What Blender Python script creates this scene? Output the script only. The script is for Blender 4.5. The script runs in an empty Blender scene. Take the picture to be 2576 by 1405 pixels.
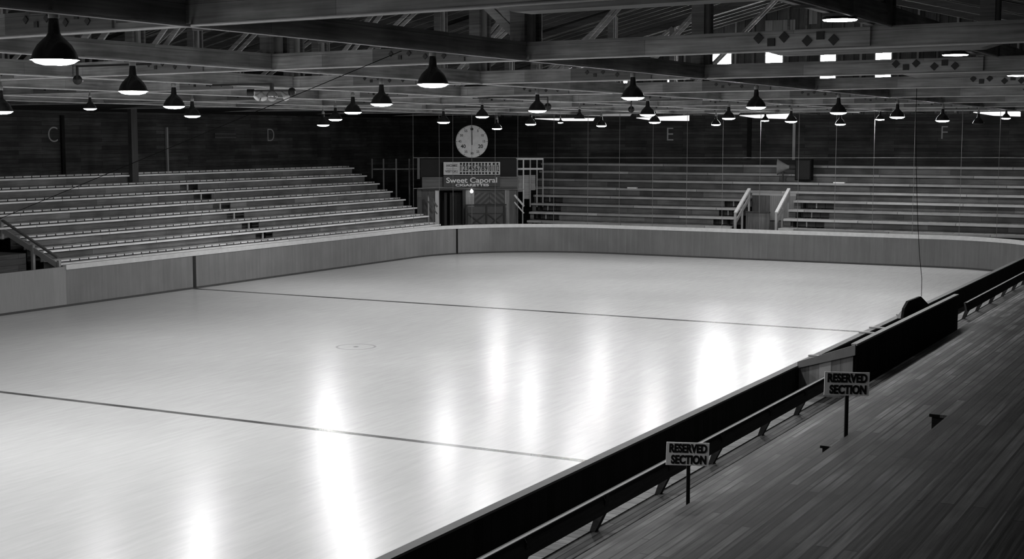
import bpy, bmesh, math, random
from mathutils import Vector, Matrix
random.seed(7)
C = bpy.context.scene.collection
SC = bpy.context.scene

# ------------------------------------------------------------------ camera, world, exposure
CAM = Vector((-30.64, -7.79, 5.466)); F = 3579.4; YAW = 0.492525; PITCH = 0.0995842; CX, CY = 1288.0, 702.5
FW = Vector((math.cos(YAW)*math.cos(PITCH), math.sin(YAW)*math.cos(PITCH), -math.sin(PITCH)))
RT = Vector((math.sin(YAW), -math.cos(YAW), 0)); DN = FW.cross(RT)
cd = bpy.data.cameras.new('camera'); cam = bpy.data.objects.new('camera', cd); C.objects.link(cam)
cd.sensor_width = 36.0; cd.lens = F*36/2576; cd.clip_end = 500
m3 = Matrix((RT, -DN, -FW)).transposed()
cam.matrix_world = Matrix.Translation(CAM) @ m3.to_4x4()
SC.camera = cam
w = bpy.data.worlds.new('world'); SC.world = w; w.use_nodes = True
w.node_tree.nodes['Background'].inputs[0].default_value = (.5, .5, .5, 1)
w.node_tree.nodes['Background'].inputs[1].default_value = 0.05
SC.view_settings.view_transform = 'Standard'; SC.view_settings.look = 'None'
SC.view_settings.gamma = 1.0; SC.view_settings.exposure = 0.0
LAMP_POWER = 365.0      # emission of every lit lamp
WINDOW_POWER = 45.0     # daylight in the gable windows
CEILING_GLOW = 1.0  # strength of the glow that replaces light on the end ceiling

def ray(u, v): return FW + RT*((u-CX)/F) + DN*((v-CY)/F)
def hit(u, v, ax, val):
    d = ray(u, v); t = (val-CAM[ax])/d[ax]; return CAM + d*t

# ------------------------------------------------------------------ materials
MC = {}
def newmat(name):
    m = bpy.data.materials.new(name); m.use_nodes = True
    nt = m.node_tree; b = nt.nodes['Principled BSDF']; return m, nt, b
def g4(v): return (v, v, v, 1)
def plain(name, v, rough=.7, metal=0, spec=.3):
    if name in MC: return MC[name]
    m, nt, b = newmat(name)
    n = nt.nodes.new('ShaderNodeTexNoise'); n.inputs['Scale'].default_value = 6; n.inputs['Detail'].default_value = 4
    tc = nt.nodes.new('ShaderNodeTexCoord'); nt.links.new(tc.outputs['Object'], n.inputs['Vector'])
    r = nt.nodes.new('ShaderNodeMapRange'); r.inputs[3].default_value = v*.8; r.inputs[4].default_value = v*1.2
    nt.links.new(n.outputs[0], r.inputs[0]); nt.links.new(r.outputs[0], b.inputs['Base Color'])
    b.inputs['Roughness'].default_value = rough; b.inputs['Metallic'].default_value = metal
    b.inputs['Specular IOR Level'].default_value = spec
    MC[name] = m; return m
def boards(name, lo, hi, along='x', across='z', length=3.6, width=.19, gap=.008, gapv=.01, rough=.75, grain=.35, spec=.25, blotch=.0, bump=0.0):
    """wood planks: 'along' is the long direction of each plank, 'across' the other"""
    if name in MC: return MC[name]
    m, nt, b = newmat(name); N = nt.nodes.new; L = nt.links.new
    tc = N('ShaderNodeTexCoord'); s = N('ShaderNodeSeparateXYZ'); L(tc.outputs['Object'], s.inputs[0])
    ix = {'x': 0, 'y': 1, 'z': 2}
    cb = N('ShaderNodeCombineXYZ'); L(s.outputs[ix[along]], cb.inputs[0]); L(s.outputs[ix[across]], cb.inputs[1])
    br = N('ShaderNodeTexBrick'); L(cb.outputs[0], br.inputs['Vector'])
    br.inputs['Color1'].default_value = g4(lo); br.inputs['Color2'].default_value = g4(hi); br.inputs['Mortar'].default_value = g4(gapv)
    br.inputs['Scale'].default_value = 1; br.inputs['Mortar Size'].default_value = gap/2; br.inputs['Mortar Smooth'].default_value = .1
    br.inputs['Bias'].default_value = 0; br.inputs['Brick Width'].default_value = length; br.inputs['Row Height'].default_value = width
    br.offset = .37; br.offset_frequency = 2; br.squash = 1
    mp = N('ShaderNodeMapping'); L(cb.outputs[0], mp.inputs['Vector']); mp.inputs['Scale'].default_value = (1.3, 26, 1)
    ns = N('ShaderNodeTexNoise'); ns.inputs['Scale'].default_value = 1; ns.inputs['Detail'].default_value = 5; L(mp.outputs[0], ns.inputs['Vector'])
    r = N('ShaderNodeMapRange'); r.inputs[1].default_value = .25; r.inputs[2].default_value = .75
    r.inputs[3].default_value = 1-grain; r.inputs[4].default_value = 1+grain; L(ns.outputs[0], r.inputs[0])
    mul = N('ShaderNodeMix'); mul.data_type = 'RGBA'; mul.blend_type = 'MULTIPLY'; mul.inputs[0].default_value = 1
    L(br.outputs['Color'], mul.inputs[6]); L(r.outputs[0], mul.inputs[7]); out = mul.outputs[2]
    if blotch:
        n2 = N('ShaderNodeTexNoise'); n2.inputs['Scale'].default_value = .9; n2.inputs['Detail'].default_value = 6; L(tc.outputs['Object'], n2.inputs['Vector'])
        r2 = N('ShaderNodeMapRange'); r2.inputs[1].default_value = .35; r2.inputs[2].default_value = .65
        r2.inputs[3].default_value = 1-blotch; r2.inputs[4].default_value = 1+blotch; L(n2.outputs[0], r2.inputs[0])
        m2 = N('ShaderNodeMix'); m2.data_type = 'RGBA'; m2.blend_type = 'MULTIPLY'; m2.inputs[0].default_value = 1
        L(out, m2.inputs[6]); L(r2.outputs[0], m2.inputs[7]); out = m2.outputs[2]
    L(out, b.inputs['Base Color']); b.inputs['Roughness'].default_value = rough; b.inputs['Specular IOR Level'].default_value = spec
    if bump:
        bp = N('ShaderNodeBump'); bp.inputs['Strength'].default_value = bump; bp.inputs['Distance'].default_value = .01
        L(ns.outputs[0], bp.inputs['Height']); L(bp.outputs[0], b.inputs['Normal'])
    MC[name] = m; return m
def glow(name, strength):
    if name in MC: return MC[name]
    m, nt, b = newmat(name); b.inputs['Base Color'].default_value = g4(.8)
    b.inputs['Emission Color'].default_value = (1, 1, 1, 1); b.inputs['Emission Strength'].default_value = strength
    MC[name] = m; return m

def ice_material():
    m, nt, b = newmat('ice'); N = nt.nodes.new; L = nt.links.new
    tc = N('ShaderNodeTexCoord'); s = N('ShaderNodeSeparateXYZ'); L(tc.outputs['Object'], s.inputs[0])
    def M(op, a, bb=None, c=None):
        n = N('ShaderNodeMath'); n.operation = op
        for i, q in enumerate((a, bb, c)):
            if q is None: continue
            if isinstance(q, (int, float)): n.inputs[i].default_value = q
            else: L(q, n.inputs[i])
        return n.outputs[0]
    X, Y = s.outputs[0], s.outputs[1]
    def band(v, c, half, soft=.02):   # 1 inside the band
        d = M('ABSOLUTE', M('SUBTRACT', v, c))
        r = N('ShaderNodeMapRange'); L(d, r.inputs[0]); r.inputs[1].default_value = half-soft; r.inputs[2].default_value = half+soft
        r.inputs[3].default_value = 1; r.inputs[4].default_value = 0; return r.outputs[0]
    l1 = band(X, 9.144, .13); l2 = band(X, -9.144, .085); l3 = M('MULTIPLY', band(X, 27.45, .03), .25); l4 = band(X, -27.45, .03)
    rad = M('SQRT', M('ADD', M('POWER', X, 2.0), M('POWER', M('SUBTRACT', Y, 13.3), 2.0)))
    ring = M('MULTIPLY', band(rad, .5, .03), .4); dot = M('MULTIPLY', band(rad, 0, .07), .7)
    lines = M('MAXIMUM', M('MAXIMUM', l1, l2), M('MAXIMUM', M('MAXIMUM', l3, l4), M('MAXIMUM', ring, dot)))
    # thin, uneven paint under the ice
    np_ = N('ShaderNodeTexNoise'); np_.inputs['Scale'].default_value = .8; L(tc.outputs['Object'], np_.inputs['Vector'])
    rp = N('ShaderNodeMapRange'); rp.inputs[1].default_value = .3; rp.inputs[2].default_value = .7; rp.inputs[3].default_value = .75; rp.inputs[4].default_value = 1.0; L(np_.outputs[0], rp.inputs[0])
    lines = M('MULTIPLY', lines, rp.outputs[0])
    mp = N('ShaderNodeMapping'); L(tc.outputs['Object'], mp.inputs['Vector']); mp.inputs['Rotation'].default_value = (0, 0, -.22); mp.inputs['Scale'].default_value = (.55, 5.5, 1)
    ns = N('ShaderNodeTexNoise'); ns.inputs['Scale'].default_value = 1.6; ns.inputs['Detail'].default_value = 8; ns.inputs['Roughness'].default_value = .68; L(mp.outputs[0], ns.inputs['Vector'])
    r = N('ShaderNodeMapRange'); r.inputs[1].default_value = .3; r.inputs[2].default_value = .7; r.inputs[3].default_value = .49; r.inputs[4].default_value = .56; L(ns.outputs[0], r.inputs[0])
    n2 = N('ShaderNodeTexNoise'); n2.inputs['Scale'].default_value = .18; n2.inputs['Detail'].default_value = 4; L(tc.outputs['Object'], n2.inputs['Vector'])
    r2 = N('ShaderNodeMapRange'); r2.inputs[1].default_value = .3; r2.inputs[2].default_value = .7; r2.inputs[3].default_value = .93; r2.inputs[4].default_value = 1.06; L(n2.outputs[0], r2.inputs[0])
    base = M('MULTIPLY', r.outputs[0], r2.outputs[0])
    mx = N('ShaderNodeMix'); mx.data_type = 'FLOAT'; L(lines, mx.inputs[0]); L(base, mx.inputs[2]); mx.inputs[3].default_value = .03
    L(mx.outputs[0], b.inputs['Base Color'])
    rr = N('ShaderNodeMapRange'); rr.inputs[1].default_value = .3; rr.inputs[2].default_value = .7; rr.inputs[3].default_value = .235; rr.inputs[4].default_value = .265; L(ns.outputs[0], rr.inputs[0])
    L(rr.outputs[0], b.inputs['Roughness']); b.inputs['IOR'].default_value = 1.31; b.inputs['Specular IOR Level'].default_value = .75
    bp = N('ShaderNodeBump'); bp.inputs['Strength'].default_value = .02; bp.inputs['Distance'].default_value = .02
    L(ns.outputs[0], bp.inputs['Height']); L(bp.outputs[0], b.inputs['Normal'])
    return m

# ------------------------------------------------------------------ mesh helpers
class MB:
    def __init__(s): s.bm = bmesh.new()
    def box(s, a, b, bev=0):
        x0, x1 = sorted((a[0], b[0])); y0, y1 = sorted((a[1], b[1])); z0, z1 = sorted((a[2], b[2]))
        vs = [s.bm.verts.new(q) for q in ((x0,y0,z0),(x1,y0,z0),(x1,y1,z0),(x0,y1,z0),(x0,y0,z1),(x1,y0,z1),(x1,y1,z1),(x0,y1,z1))]
        for f in ((0,3,2,1),(4,5,6,7),(0,1,5,4),(1,2,6,5),(2,3,7,6),(3,0,4,7)): s.bm.faces.new([vs[i] for i in f])
        return s
    def beam(s, a, b, wd, ht, up=(0,0,1)):
        a, b = Vector(a), Vector(b); d = (b-a).normalized(); up = Vector(up)
        sd = d.cross(up)
        if sd.length < 1e-4: sd = d.cross(Vector((1,0,0)))
        sd.normalize(); u = sd.cross(d).normalized(); vs = []
        for P in (a, b):
            for i, j in ((-1,-1),(1,-1),(1,1),(-1,1)): vs.append(s.bm.verts.new(P+sd*(i*wd/2)+u*(j*ht/2)))
        for f in ((0,1,2,3),(7,6,5,4),(0,4,5,1),(1,5,6,2),(2,6,7,3),(3,7,4,0)): s.bm.faces.new([vs[i] for i in f])
        return s
    def prism(s, pts, off):
        off = Vector(off); a = [s.bm.verts.new(Vector(q)) for q in pts]; b = [s.bm.verts.new(Vector(q)+off) for q in pts]
        s.bm.faces.new(a); s.bm.faces.new(b[::-1]); n = len(pts)
        for i in range(n): s.bm.faces.new([a[i], b[i], b[(i+1)%n], a[(i+1)%n]])
        return s
    def lathe(s, prof, n=24, o=(0,0,0), axis=None, cap=True):
        o = Vector(o); q = Matrix.Identity(3)
        if axis: q = Vector((0,0,1)).rotation_difference(Vector(axis)).to_matrix()
        rings = []
        for r, z in prof:
            rings.append([s.bm.verts.new(o+q@Vector((r*math.cos(2*math.pi*i/n), r*math.sin(2*math.pi*i/n), z))) for i in range(n)] if r > 1e-5 else [s.bm.verts.new(o+q@Vector((0,0,z)))])
        for A, B in zip(rings, rings[1:]):
            for i in range(n):
                j = (i+1) % n
                if len(A) == 1 and len(B) == 1: continue
                if len(A) == 1: s.bm.faces.new([A[0], B[i], B[j]])
                elif len(B) == 1: s.bm.faces.new([A[i], A[j], B[0]])
                else: s.bm.faces.new([A[i], A[j], B[j], B[i]])
        for E in (rings[0], rings[-1]):
            if cap and len(E) > 2: s.bm.faces.new(E)
        return s
    def tube(s, pts, r, n=6):
        for a, b in zip(pts, pts[1:]):
            a, b = Vector(a), Vector(b); s.lathe([(r, 0), (r, (b-a).length)], n, a, (b-a).normalized())
        return s
    def wall_path(s, path, z0, z1, th, closed=False):
        """vertical slab following a polyline, thickness to the right side"""
        P = [Vector((x, y, 0)) for x, y in path]; n = len(P); nr = []
        for i in range(n):
            a = P[i-1] if i > 0 else P[i]; b = P[i+1] if i < n-1 else P[i]
            d = (b-a).normalized(); nr.append(Vector((-d.y, d.x, 0)))
        rows = []
        for i in range(n):
            A = P[i]; B = P[i]+nr[i]*th
            rows.append([s.bm.verts.new((A.x,A.y,z0)), s.bm.verts.new((B.x,B.y,z0)), s.bm.verts.new((B.x,B.y,z1)), s.bm.verts.new((A.x,A.y,z1))])
        for A, B in zip(rows, rows[1:]):
            for k in range(4): s.bm.faces.new([A[k], A[(k+1)%4], B[(k+1)%4], B[k]])
        s.bm.faces.new(rows[0]); s.bm.faces.new(rows[-1][::-1]); return s
    def build(s, name, mat, parent=None, smooth=False, bevel=0):
        bmesh.ops.recalc_face_normals(s.bm, faces=s.bm.faces)
        me = bpy.data.meshes.new(name); s.bm.to_mesh(me); s.bm.free()
        if smooth:
            for p in me.polygons: p.use_smooth = True
        me.materials.append(mat)
        o = bpy.data.objects.new(name, me); C.objects.link(o)
        if parent is not None:
            o.parent = parent; 
        if bevel:
            md = o.modifiers.new('bevel', 'BEVEL'); md.width = bevel; md.segments = 2; md.limit_method = 'ANGLE'
        return o
def tag(o, label, cat, group=None, kind=None):
    o['label'] = label; o['category'] = cat
    if group: o['group'] = group
    if kind: o['kind'] = kind
    return o
def thing(name, label, cat, group=None, loc=(0,0,0), kind=None):
    o = bpy.data.objects.new(name, None); C.objects.link(o); o.location = loc; o.empty_display_size = .2
    return tag(o, label, cat, group, kind)
def struct(o, label=None, cat=None):
    o['kind'] = 'structure'
    if label: o['label'] = label
    if cat: o['category'] = cat
    return o
def text_mesh(name, body, size, mat, parent, origin, right, up, depth=.01, bold=0.0, align='CENTER', squeeze=1.0):
    cu = bpy.data.curves.new(name, 'FONT'); cu.body = body; cu.size = size; cu.align_x = align; cu.align_y = 'CENTER'
    cu.extrude = depth; cu.offset = bold
    t = bpy.data.objects.new(name+'_tmp', cu); C.objects.link(t)
    dg = bpy.context.evaluated_depsgraph_get(); me = bpy.data.meshes.new_from_object(t.evaluated_get(dg))
    bpy.data.objects.remove(t); bpy.data.curves.remove(cu)
    r = Vector(right).normalized(); u = Vector(up).normalized(); n = r.cross(u)
    for v in me.vertices: v.co = Vector(origin) + r*(v.co.x*squeeze) + u*v.co.y + n*v.co.z
    me.materials.clear(); me.materials.append(mat)
    o = bpy.data.objects.new(name, me); C.objects.link(o)
    if parent is not None: o.parent = parent
    return o

# ------------------------------------------------------------------ shared materials
W_CHORD_Y = boards('chord_timber', .2, .3, 'y', 'z', 6, .34, .004, .05, grain=.35, blotch=.35)
W_CHORD_X = boards('tie_timber', .19, .28, 'x', 'z', 6, .34, .004, .05, grain=.35, blotch=.35)
W_POST = boards('post_timber', .24, .34, 'z', 'x', 5, .4, .004, .05, grain=.3)
W_SPLICE = boards('splice_timber', .10, .15, 'y', 'z', 6, .34, .004, .03, grain=.35)
IRON = plain('black_iron', .012, .5, 0, .4)
W_ROOF = boards('roof_boards', .13, .2, 'x', 'y', 4, .2, .02, .01, grain=.3)
W_RAFTER = boards('rafter_timber', .05, .08, 'y', 'z', 6, .3, .004, .02)
W_WALL_X = boards('wall_boards_left', .028, .06, 'x', 'z', 3.2, .16, .012, .006, grain=.45, blotch=.35)
W_WALL_Y = boards('wall_boards_far', .024, .052, 'y', 'z', 3.2, .16, .012, .006, grain=.45, blotch=.35)
W_GABLE = boards('gable_boards', .05, .11, 'z', 'y', 4, .55, .03, .012, grain=.3, blotch=.3)
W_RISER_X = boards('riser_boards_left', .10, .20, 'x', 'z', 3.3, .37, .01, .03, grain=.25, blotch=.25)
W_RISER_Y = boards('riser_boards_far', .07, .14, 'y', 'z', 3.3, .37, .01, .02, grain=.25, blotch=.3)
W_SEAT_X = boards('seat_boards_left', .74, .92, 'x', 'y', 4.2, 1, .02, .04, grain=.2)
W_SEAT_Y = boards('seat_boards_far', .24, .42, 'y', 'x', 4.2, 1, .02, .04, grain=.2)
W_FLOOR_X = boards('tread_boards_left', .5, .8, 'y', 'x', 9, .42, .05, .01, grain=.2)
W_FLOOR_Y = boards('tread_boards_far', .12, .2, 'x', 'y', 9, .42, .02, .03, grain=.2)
W_PALE = boards('pale_rail', .55, .7, 'z', 'x', 5, 2, .002, .3, grain=.15)
W_GREYRAIL = boards('grey_rail', .28, .36, 'z', 'x', 5, 2, .002, .2, grain=.2)
W_DARKRAIL = plain('dark_rail', .03, .6)
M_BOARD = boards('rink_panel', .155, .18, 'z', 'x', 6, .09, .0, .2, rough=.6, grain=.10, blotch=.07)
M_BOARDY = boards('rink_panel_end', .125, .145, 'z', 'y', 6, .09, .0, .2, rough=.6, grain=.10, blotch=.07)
M_CAP = plain('cap_rail_pale', .55, .6)
M_KICK = plain('kick_strip_dark', .05, .6)
M_STRIPE = plain('black_stripe', .008, .5)
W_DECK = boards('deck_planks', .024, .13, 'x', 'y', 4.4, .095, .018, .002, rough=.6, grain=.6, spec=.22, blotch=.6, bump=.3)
W_WALK = boards('walkway_planks', .22, .32, 'y', 'x', 9, .3, .014, .012, rough=.6, grain=.35, blotch=.3)
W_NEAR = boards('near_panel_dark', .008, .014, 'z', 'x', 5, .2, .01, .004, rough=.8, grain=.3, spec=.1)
W_RAIL = boards('rail_plank', .035, .05, 'x', 'z', 5, 2, .004, .02, grain=.3)
M_WHITE = plain('sign_white', .9, .6)
M_BLACK = plain('paint_black', .006, .6)
M_SHADE = plain('lamp_enamel_black', .012, .25, 0, .5)
M_COLLAR = plain('lamp_collar_grey', .25, .5)
M_GLOW = glow('lit_lamp_glass', LAMP_POWER)
M_WIRE = plain('galvanised_wire', .16, .7)
M_EDGE_LIGHT = plain('beam_edge_highlight', .5, .5)  # pale colour paints the ice-bounce highlight under the timbers
M_CABLE = plain('black_cable', .004, 1, 0, 0)
M_CEMENT = plain('bare_ground', .05, .9)

# ------------------------------------------------------------------ ground and ice
W = 26.62
def rounded(inner=0.0):
    pts = []
    def arc(cx, cy, rx, ry, a0, a1, n=14):
        for i in range(n+1):
            a = math.radians(a0+(a1-a0)*i/n); pts.append((cx+rx*math.cos(a), cy+ry*math.sin(a)))
    arc(24.2, 19.8, 6.2, 6.82, 90, 0, 18); arc(25.9, 4.5, 4.5, 4.5, 0, -90)
    arc(-24.2, 6, 6.2, 6, -90, -180); arc(-24.2, W-6, 6.2, 6, 180, 90)
    return pts
RINK = rounded()
bm = MB(); bm.box((-40, -14, -.3), (42, 38, -.03))
struct(bm.build('floor', M_CEMENT))
bm = MB(); bm.prism([(x, y, -.03) for x, y in RINK][::-1], (0, 0, .03))
struct(bm.build('ice_surface', ice_material()), 'white rink ice with two thin dark lines and a centre ring', 'ice')

# ------------------------------------------------------------------ far boards: left side and far end
gx = hit(165, 668, 1, W).x
far_path = [(x, W) for x in (-24.2, -15, -5, gx)]
side = [(gx, W), (10, W), (17, W)]
curve = RINK[:19]                       # from (24.2, W) to (30.4, 19.8)
endp = [(30.4, 15), (30.4, 10), (30.4, 7), (30.4, 4.5)] + RINK[20:34]
t = thing('rink_boards', 'long grey plywood boards curving round the left side and far end of the ice', 'rink boards', loc=(0, 0, 0))
whole = side + curve + endp
MB().wall_path(far_path, .05, 1.30, .1).build('gate_panel', boards('gate_ply', .22, .25, 'z', 'x', 6, 1.2, .004, .2, grain=.08), t)['label'] = 'paler board panels left of the steps, without a cap'
MB().wall_path([(17 if i == 2 else x, y) for i, (x, y) in enumerate(side)] + curve[:9], .05, 1.2, .1).build('side_panel', M_BOARD, t)
MB().wall_path(curve[8:] + endp, .05, 1.2, .1).build('end_panel', M_BOARDY, t)
P2 = [(x, y) for x, y in whole]
def offset(path, d):
    out = []
    for i, (x, y) in enumerate(path):
        a = path[max(i-1, 0)]; b = path[min(i+1, len(path)-1)]; v = Vector((b[0]-a[0], b[1]-a[1])).normalized()
        out.append((x-v.y*d, y+v.x*d))
    return out
MB().wall_path(offset(P2[:], -.03), 1.2, 1.36, .17).build('cap_rail', M_CAP, t)['label'] = 'pale wooden cap rail'
MB().wall_path(offset(far_path+P2[1:], -.015), 0, .07, .1).build('kick_strip', M_KICK, t)
MB().box((9.144-.07, W-.02, .03), (9.144+.07, W+.01, 1.2)).build('line_stripe', M_STRIPE, t)
cxg, cyg = 27.25, None
best = min(RINK[:19], key=lambda q: abs((lambda r: r)(q[0]-26.6)))
sx, sy = best
MB().beam((sx, sy-.0, .03), (sx, sy-.0, 1.2), .08, .08).build('goal_line_stripe', M_STRIPE, t)

# far lower boards outside the frame, closing the rink
t2 = thing('rear_boards', 'grey boards closing the near end of the rink beside the camera', 'rink boards')
MB().wall_path(RINK[34:], 0, 1.25, .1).build('board_panel', M_BOARD, t2)

# ------------------------------------------------------------------ near boards
t = thing('near_boards', 'dark low boards along the near side of the ice', 'rink boards')
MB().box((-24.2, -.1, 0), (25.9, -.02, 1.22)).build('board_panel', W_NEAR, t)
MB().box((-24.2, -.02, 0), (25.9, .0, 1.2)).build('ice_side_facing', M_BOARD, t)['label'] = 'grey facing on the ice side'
MB().box((-24.2, -.11, 1.22), (25.9, .03, 1.25)).build('cap_rail', plain('worn_cap', .09, .6), t)

# ------------------------------------------------------------------ near walkway, rail and tiers
ZW = .70
bm = MB(); bm.box((-34, -.62, ZW-.04), (34, -.12, ZW)); struct(bm.build('walkway', W_WALK), 'walkway of short cross boards behind the near boards', 'walkway')
bm = MB(); bm.box((-34, -1.5, ZW-.045), (34, -.655, ZW)); struct(bm.build('walkway_edge', W_DECK), 'strip of long planks between the walkway and the lowest tier', 'walkway')
bm = MB(); bm.box((-34, -12, .0), (34, -.12, .02)); struct(bm.build('ground_under_tiers', M_CEMENT))
ords = ['lowest', 'second', 'third', 'fourth', 'fifth', 'sixth', 'seventh', 'eighth', 'ninth', 'tenth']
tiersY = []
for k in range(9):
    y0 = -1.45-.75*k; z = 1.05+.37*k; tiersY.append((y0, z))
    r = thing('plank_tier', '%s step of dark worn planks rising on the near side, counted from the walkway' % ords[k], 'bleacher step', 'near plank tiers')
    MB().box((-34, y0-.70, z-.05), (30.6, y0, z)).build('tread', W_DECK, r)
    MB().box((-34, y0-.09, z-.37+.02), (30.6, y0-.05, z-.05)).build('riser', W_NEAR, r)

feet = [(1300,1395),(1490,1333),(1655,1240),(1785,1163),(1905,1092),(1997,1041)]
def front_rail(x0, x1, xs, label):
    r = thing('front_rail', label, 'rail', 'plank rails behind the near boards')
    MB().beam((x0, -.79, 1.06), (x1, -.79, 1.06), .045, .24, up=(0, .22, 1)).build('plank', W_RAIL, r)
    MB().beam((x0, -.815, 1.184), (x1, -.815, 1.184), .04, .012).build('lit_worn_edge', plain('lit_worn_edge', .3), r)  # pale strip paints the light caught on the worn plank top
    for x in xs:
        b = MB(); b.prism([(x-.05, -.62, ZW), (x-.05, -.69, ZW), (x-.05, -.81, .94), (x-.05, -.84, 1.16), (x-.05, -.80, 1.17), (x-.05, -.70, .94)], (.10, 0, 0))
        b.build('brace', W_RAIL, r)
xs = [-23.2+2.03*i for i in range(9)]
px = [hit(u, v, 2, ZW).x for u, v in feet[1:]]
xs = [px[0]-2.05*i for i in range(4, 0, -1)] + px
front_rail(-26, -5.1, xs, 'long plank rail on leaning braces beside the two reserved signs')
pxr = [hit(u, v, 2, ZW).x for u, v in [(2413,800),(2446,781),(2478,762),(2507,744),(2533,729),(2559,715)]]
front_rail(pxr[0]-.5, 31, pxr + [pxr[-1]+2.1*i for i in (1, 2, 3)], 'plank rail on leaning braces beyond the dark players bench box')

# ------------------------------------------------------------------ players' bench box
t = thing('players_bench_box', 'dark boarded box for the players bench standing against the near boards', 'bench box')
bx0, bx1, by, bz = -5.0, 4.4, -1.12, 1.68
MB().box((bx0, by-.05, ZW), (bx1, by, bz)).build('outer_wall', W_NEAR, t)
MB().box((bx0, by-.06, bz), (bx1, by+.05, bz+.035)).build('top_rail', plain('box_rail', .22, .6), t)
b = MB(); b.prism([(bx0, by, ZW), (bx0, -.12, ZW), (bx0, -.12, 1.25), (bx0, by, bz-.14)], (-.05, 0, 0)); 
b.build('end_wall', boards('end_wall_ply', .12, .2, 'z', 'y', 4, .3, .006, .04, grain=.25), t)['label'] = 'pale end wall facing the camera'
b = MB(); b.prism([(bx0-.05, by-.05, bz-.16), (bx0-.05, -.10, 1.2), (bx0-.05, -.10, 1.32), (bx0-.05, by-.05, bz+.03)], (-.05, 0, 0)); b.build('end_cap', plain('box_rail2', .15, .6), t)
MB().box((bx0-.058, -.72, ZW+.1), (bx0-.05, -.5, bz-.2)).build('pale_patch', plain('patch', .3, .6), t)
b = MB(); b.prism([(bx1, by, ZW), (bx1, -.12, ZW), (bx1, -.12, 1.2), (bx1, by, bz)], (-.05, 0, 0)); b.build('end_wall', W_NEAR, t)
MB().box((bx0+.1, -.62, 1.08), (bx1-.1, -.32, 1.12)).build('bench_seat', boards('bench_seat', .09, .13, 'x', 'y', 4, .3, .01, .02), t)
for x in (-4.2, -1.3, 1.6, 3.9): MB().box((x, -.55, ZW), (x+.06, -.4, 1.08)).build('bench_leg', W_NEAR, t)
for x in (-3.9, -.15, .75, 3.3): MB().box((x, -.42, 1.25), (x+.10, .05, 1.275)).build('cross_piece', plain('crosspiece', .28, .6), t)
t = thing('raised_gate', 'dark five sided gate panel standing up at the far end of the bench box', 'gate')
g = [hit(u, v, 1, -.3) for u, v in [(2272,800),(2276,775),(2286,757),(2317,745),(2337,766),(2337,790)]]
MB().prism([tuple(q) for q in g], (0, .06, 0)).build('panel', W_NEAR, t)
q0 = hit(2252, 797, 1, -.02); 
MB().prism([tuple(g[0]), tuple(g[2]), (q0.x, q0.y, 1.22)], (.04, 0, 0)).build('side_board', plain('gate_side', .12, .7), t)

# step blocks on the tiers
def step_block(u, v, k, label, sz=(.42, .3, .19)):
    y0, z = tiersY[k]; h = hit(u, v, 2, z)
    r = thing('step_block', label, 'step', 'small wooden aisle steps', (h.x, max(min(h.y, y0-.05), y0-.40), z))
    MB().box((0, -sz[1], sz[2]-.03), (sz[0], 0, sz[2])).build('tread', W_DECK, r)
    MB().box((.03, -sz[1]+.02, 0), (sz[0]-.03, -.02, sz[2]-.03)).build('body', boards('step_side', .01, .02, 'x', 'z', 2, .1, .006, .003), r)
    return r
step_block(2200, 1176, 2, 'small dark wooden step block beside the foot of the farther sign')
step_block(2440, 1100, 4, 'larger dark wooden step block at the right edge, higher up the tiers', (.9, .34, .2))

# ------------------------------------------------------------------ reserved signs
def sign(u, v, z, top, wpx, hpx, label, tilt, lean):
    h = hit(u, v, 2, z); D = (h-CAM).dot(FW); s = D/F
    t = thing('reserved_sign', label, 'sign', 'reserved section signs', tuple(h))
    H = (v-top)*s; bw, bh = wpx*s, hpx*s
    r = Vector((RT.x, RT.y, 0)).normalized(); n = Vector((-r.y, r.x, 0)) 
    n = -Vector((FW.x, FW.y, 0)).normalized(); up = Vector((0, 0, 1))
    rr = (r*math.cos(tilt)-up*math.sin(tilt)); uu = (up*math.cos(tilt)+r*math.sin(tilt))
    MB().beam((0,0,0), tuple(up*(H-.05)), .045*.9, .035, up=tuple(n)).build('post', M_BLACK, t)
    MB().lathe([(.07, 0), (.07, .012), (.03, .02)], 16).build('foot', M_BLACK, t)
    c = up*(H-bh/2)+n*.03+r*(lean*s)
    P = [c-rr*bw/2-uu*bh/2, c+rr*bw/2-uu*bh/2, c+rr*bw/2+uu*bh/2, c-rr*bw/2+uu*bh/2]
    MB().prism([tuple(q) for q in P], tuple(-n*.015)).build('board', M_WHITE, t)
    for i, wd in enumerate(('RESERVED', 'SECTION')):
        o = text_mesh('lettering', wd, bh*.50, M_BLACK, t, c+uu*(bh*(.23 if i == 0 else -.26))+n*.004+rr*(bw*(.0 if i == 0 else .03)), rr, uu, .002, bh*.022, 'CENTER', 1.0)
        xs_ = [v_.co.dot(rr) for v_ in o.data.vertices]; wid = max(xs_)-min(xs_); mid = (max(xs_)+min(xs_))/2; tgt = bw*(.88 if i == 0 else .82)
        for v_ in o.data.vertices:
            a = v_.co.dot(rr); v_.co += rr*((a-mid)*(tgt/wid-1))
    return t
sign(1730, 1308, 1.05, 1108, 107, 58, 'nearer black and white RESERVED SECTION sign on a thin post in front of the rail', .03, -3.0)
sign(2126.5, 1150, 1.79, 932, 112, 59, 'farther RESERVED SECTION sign on a post standing before the dark bench box', .02, -2.0)

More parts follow.
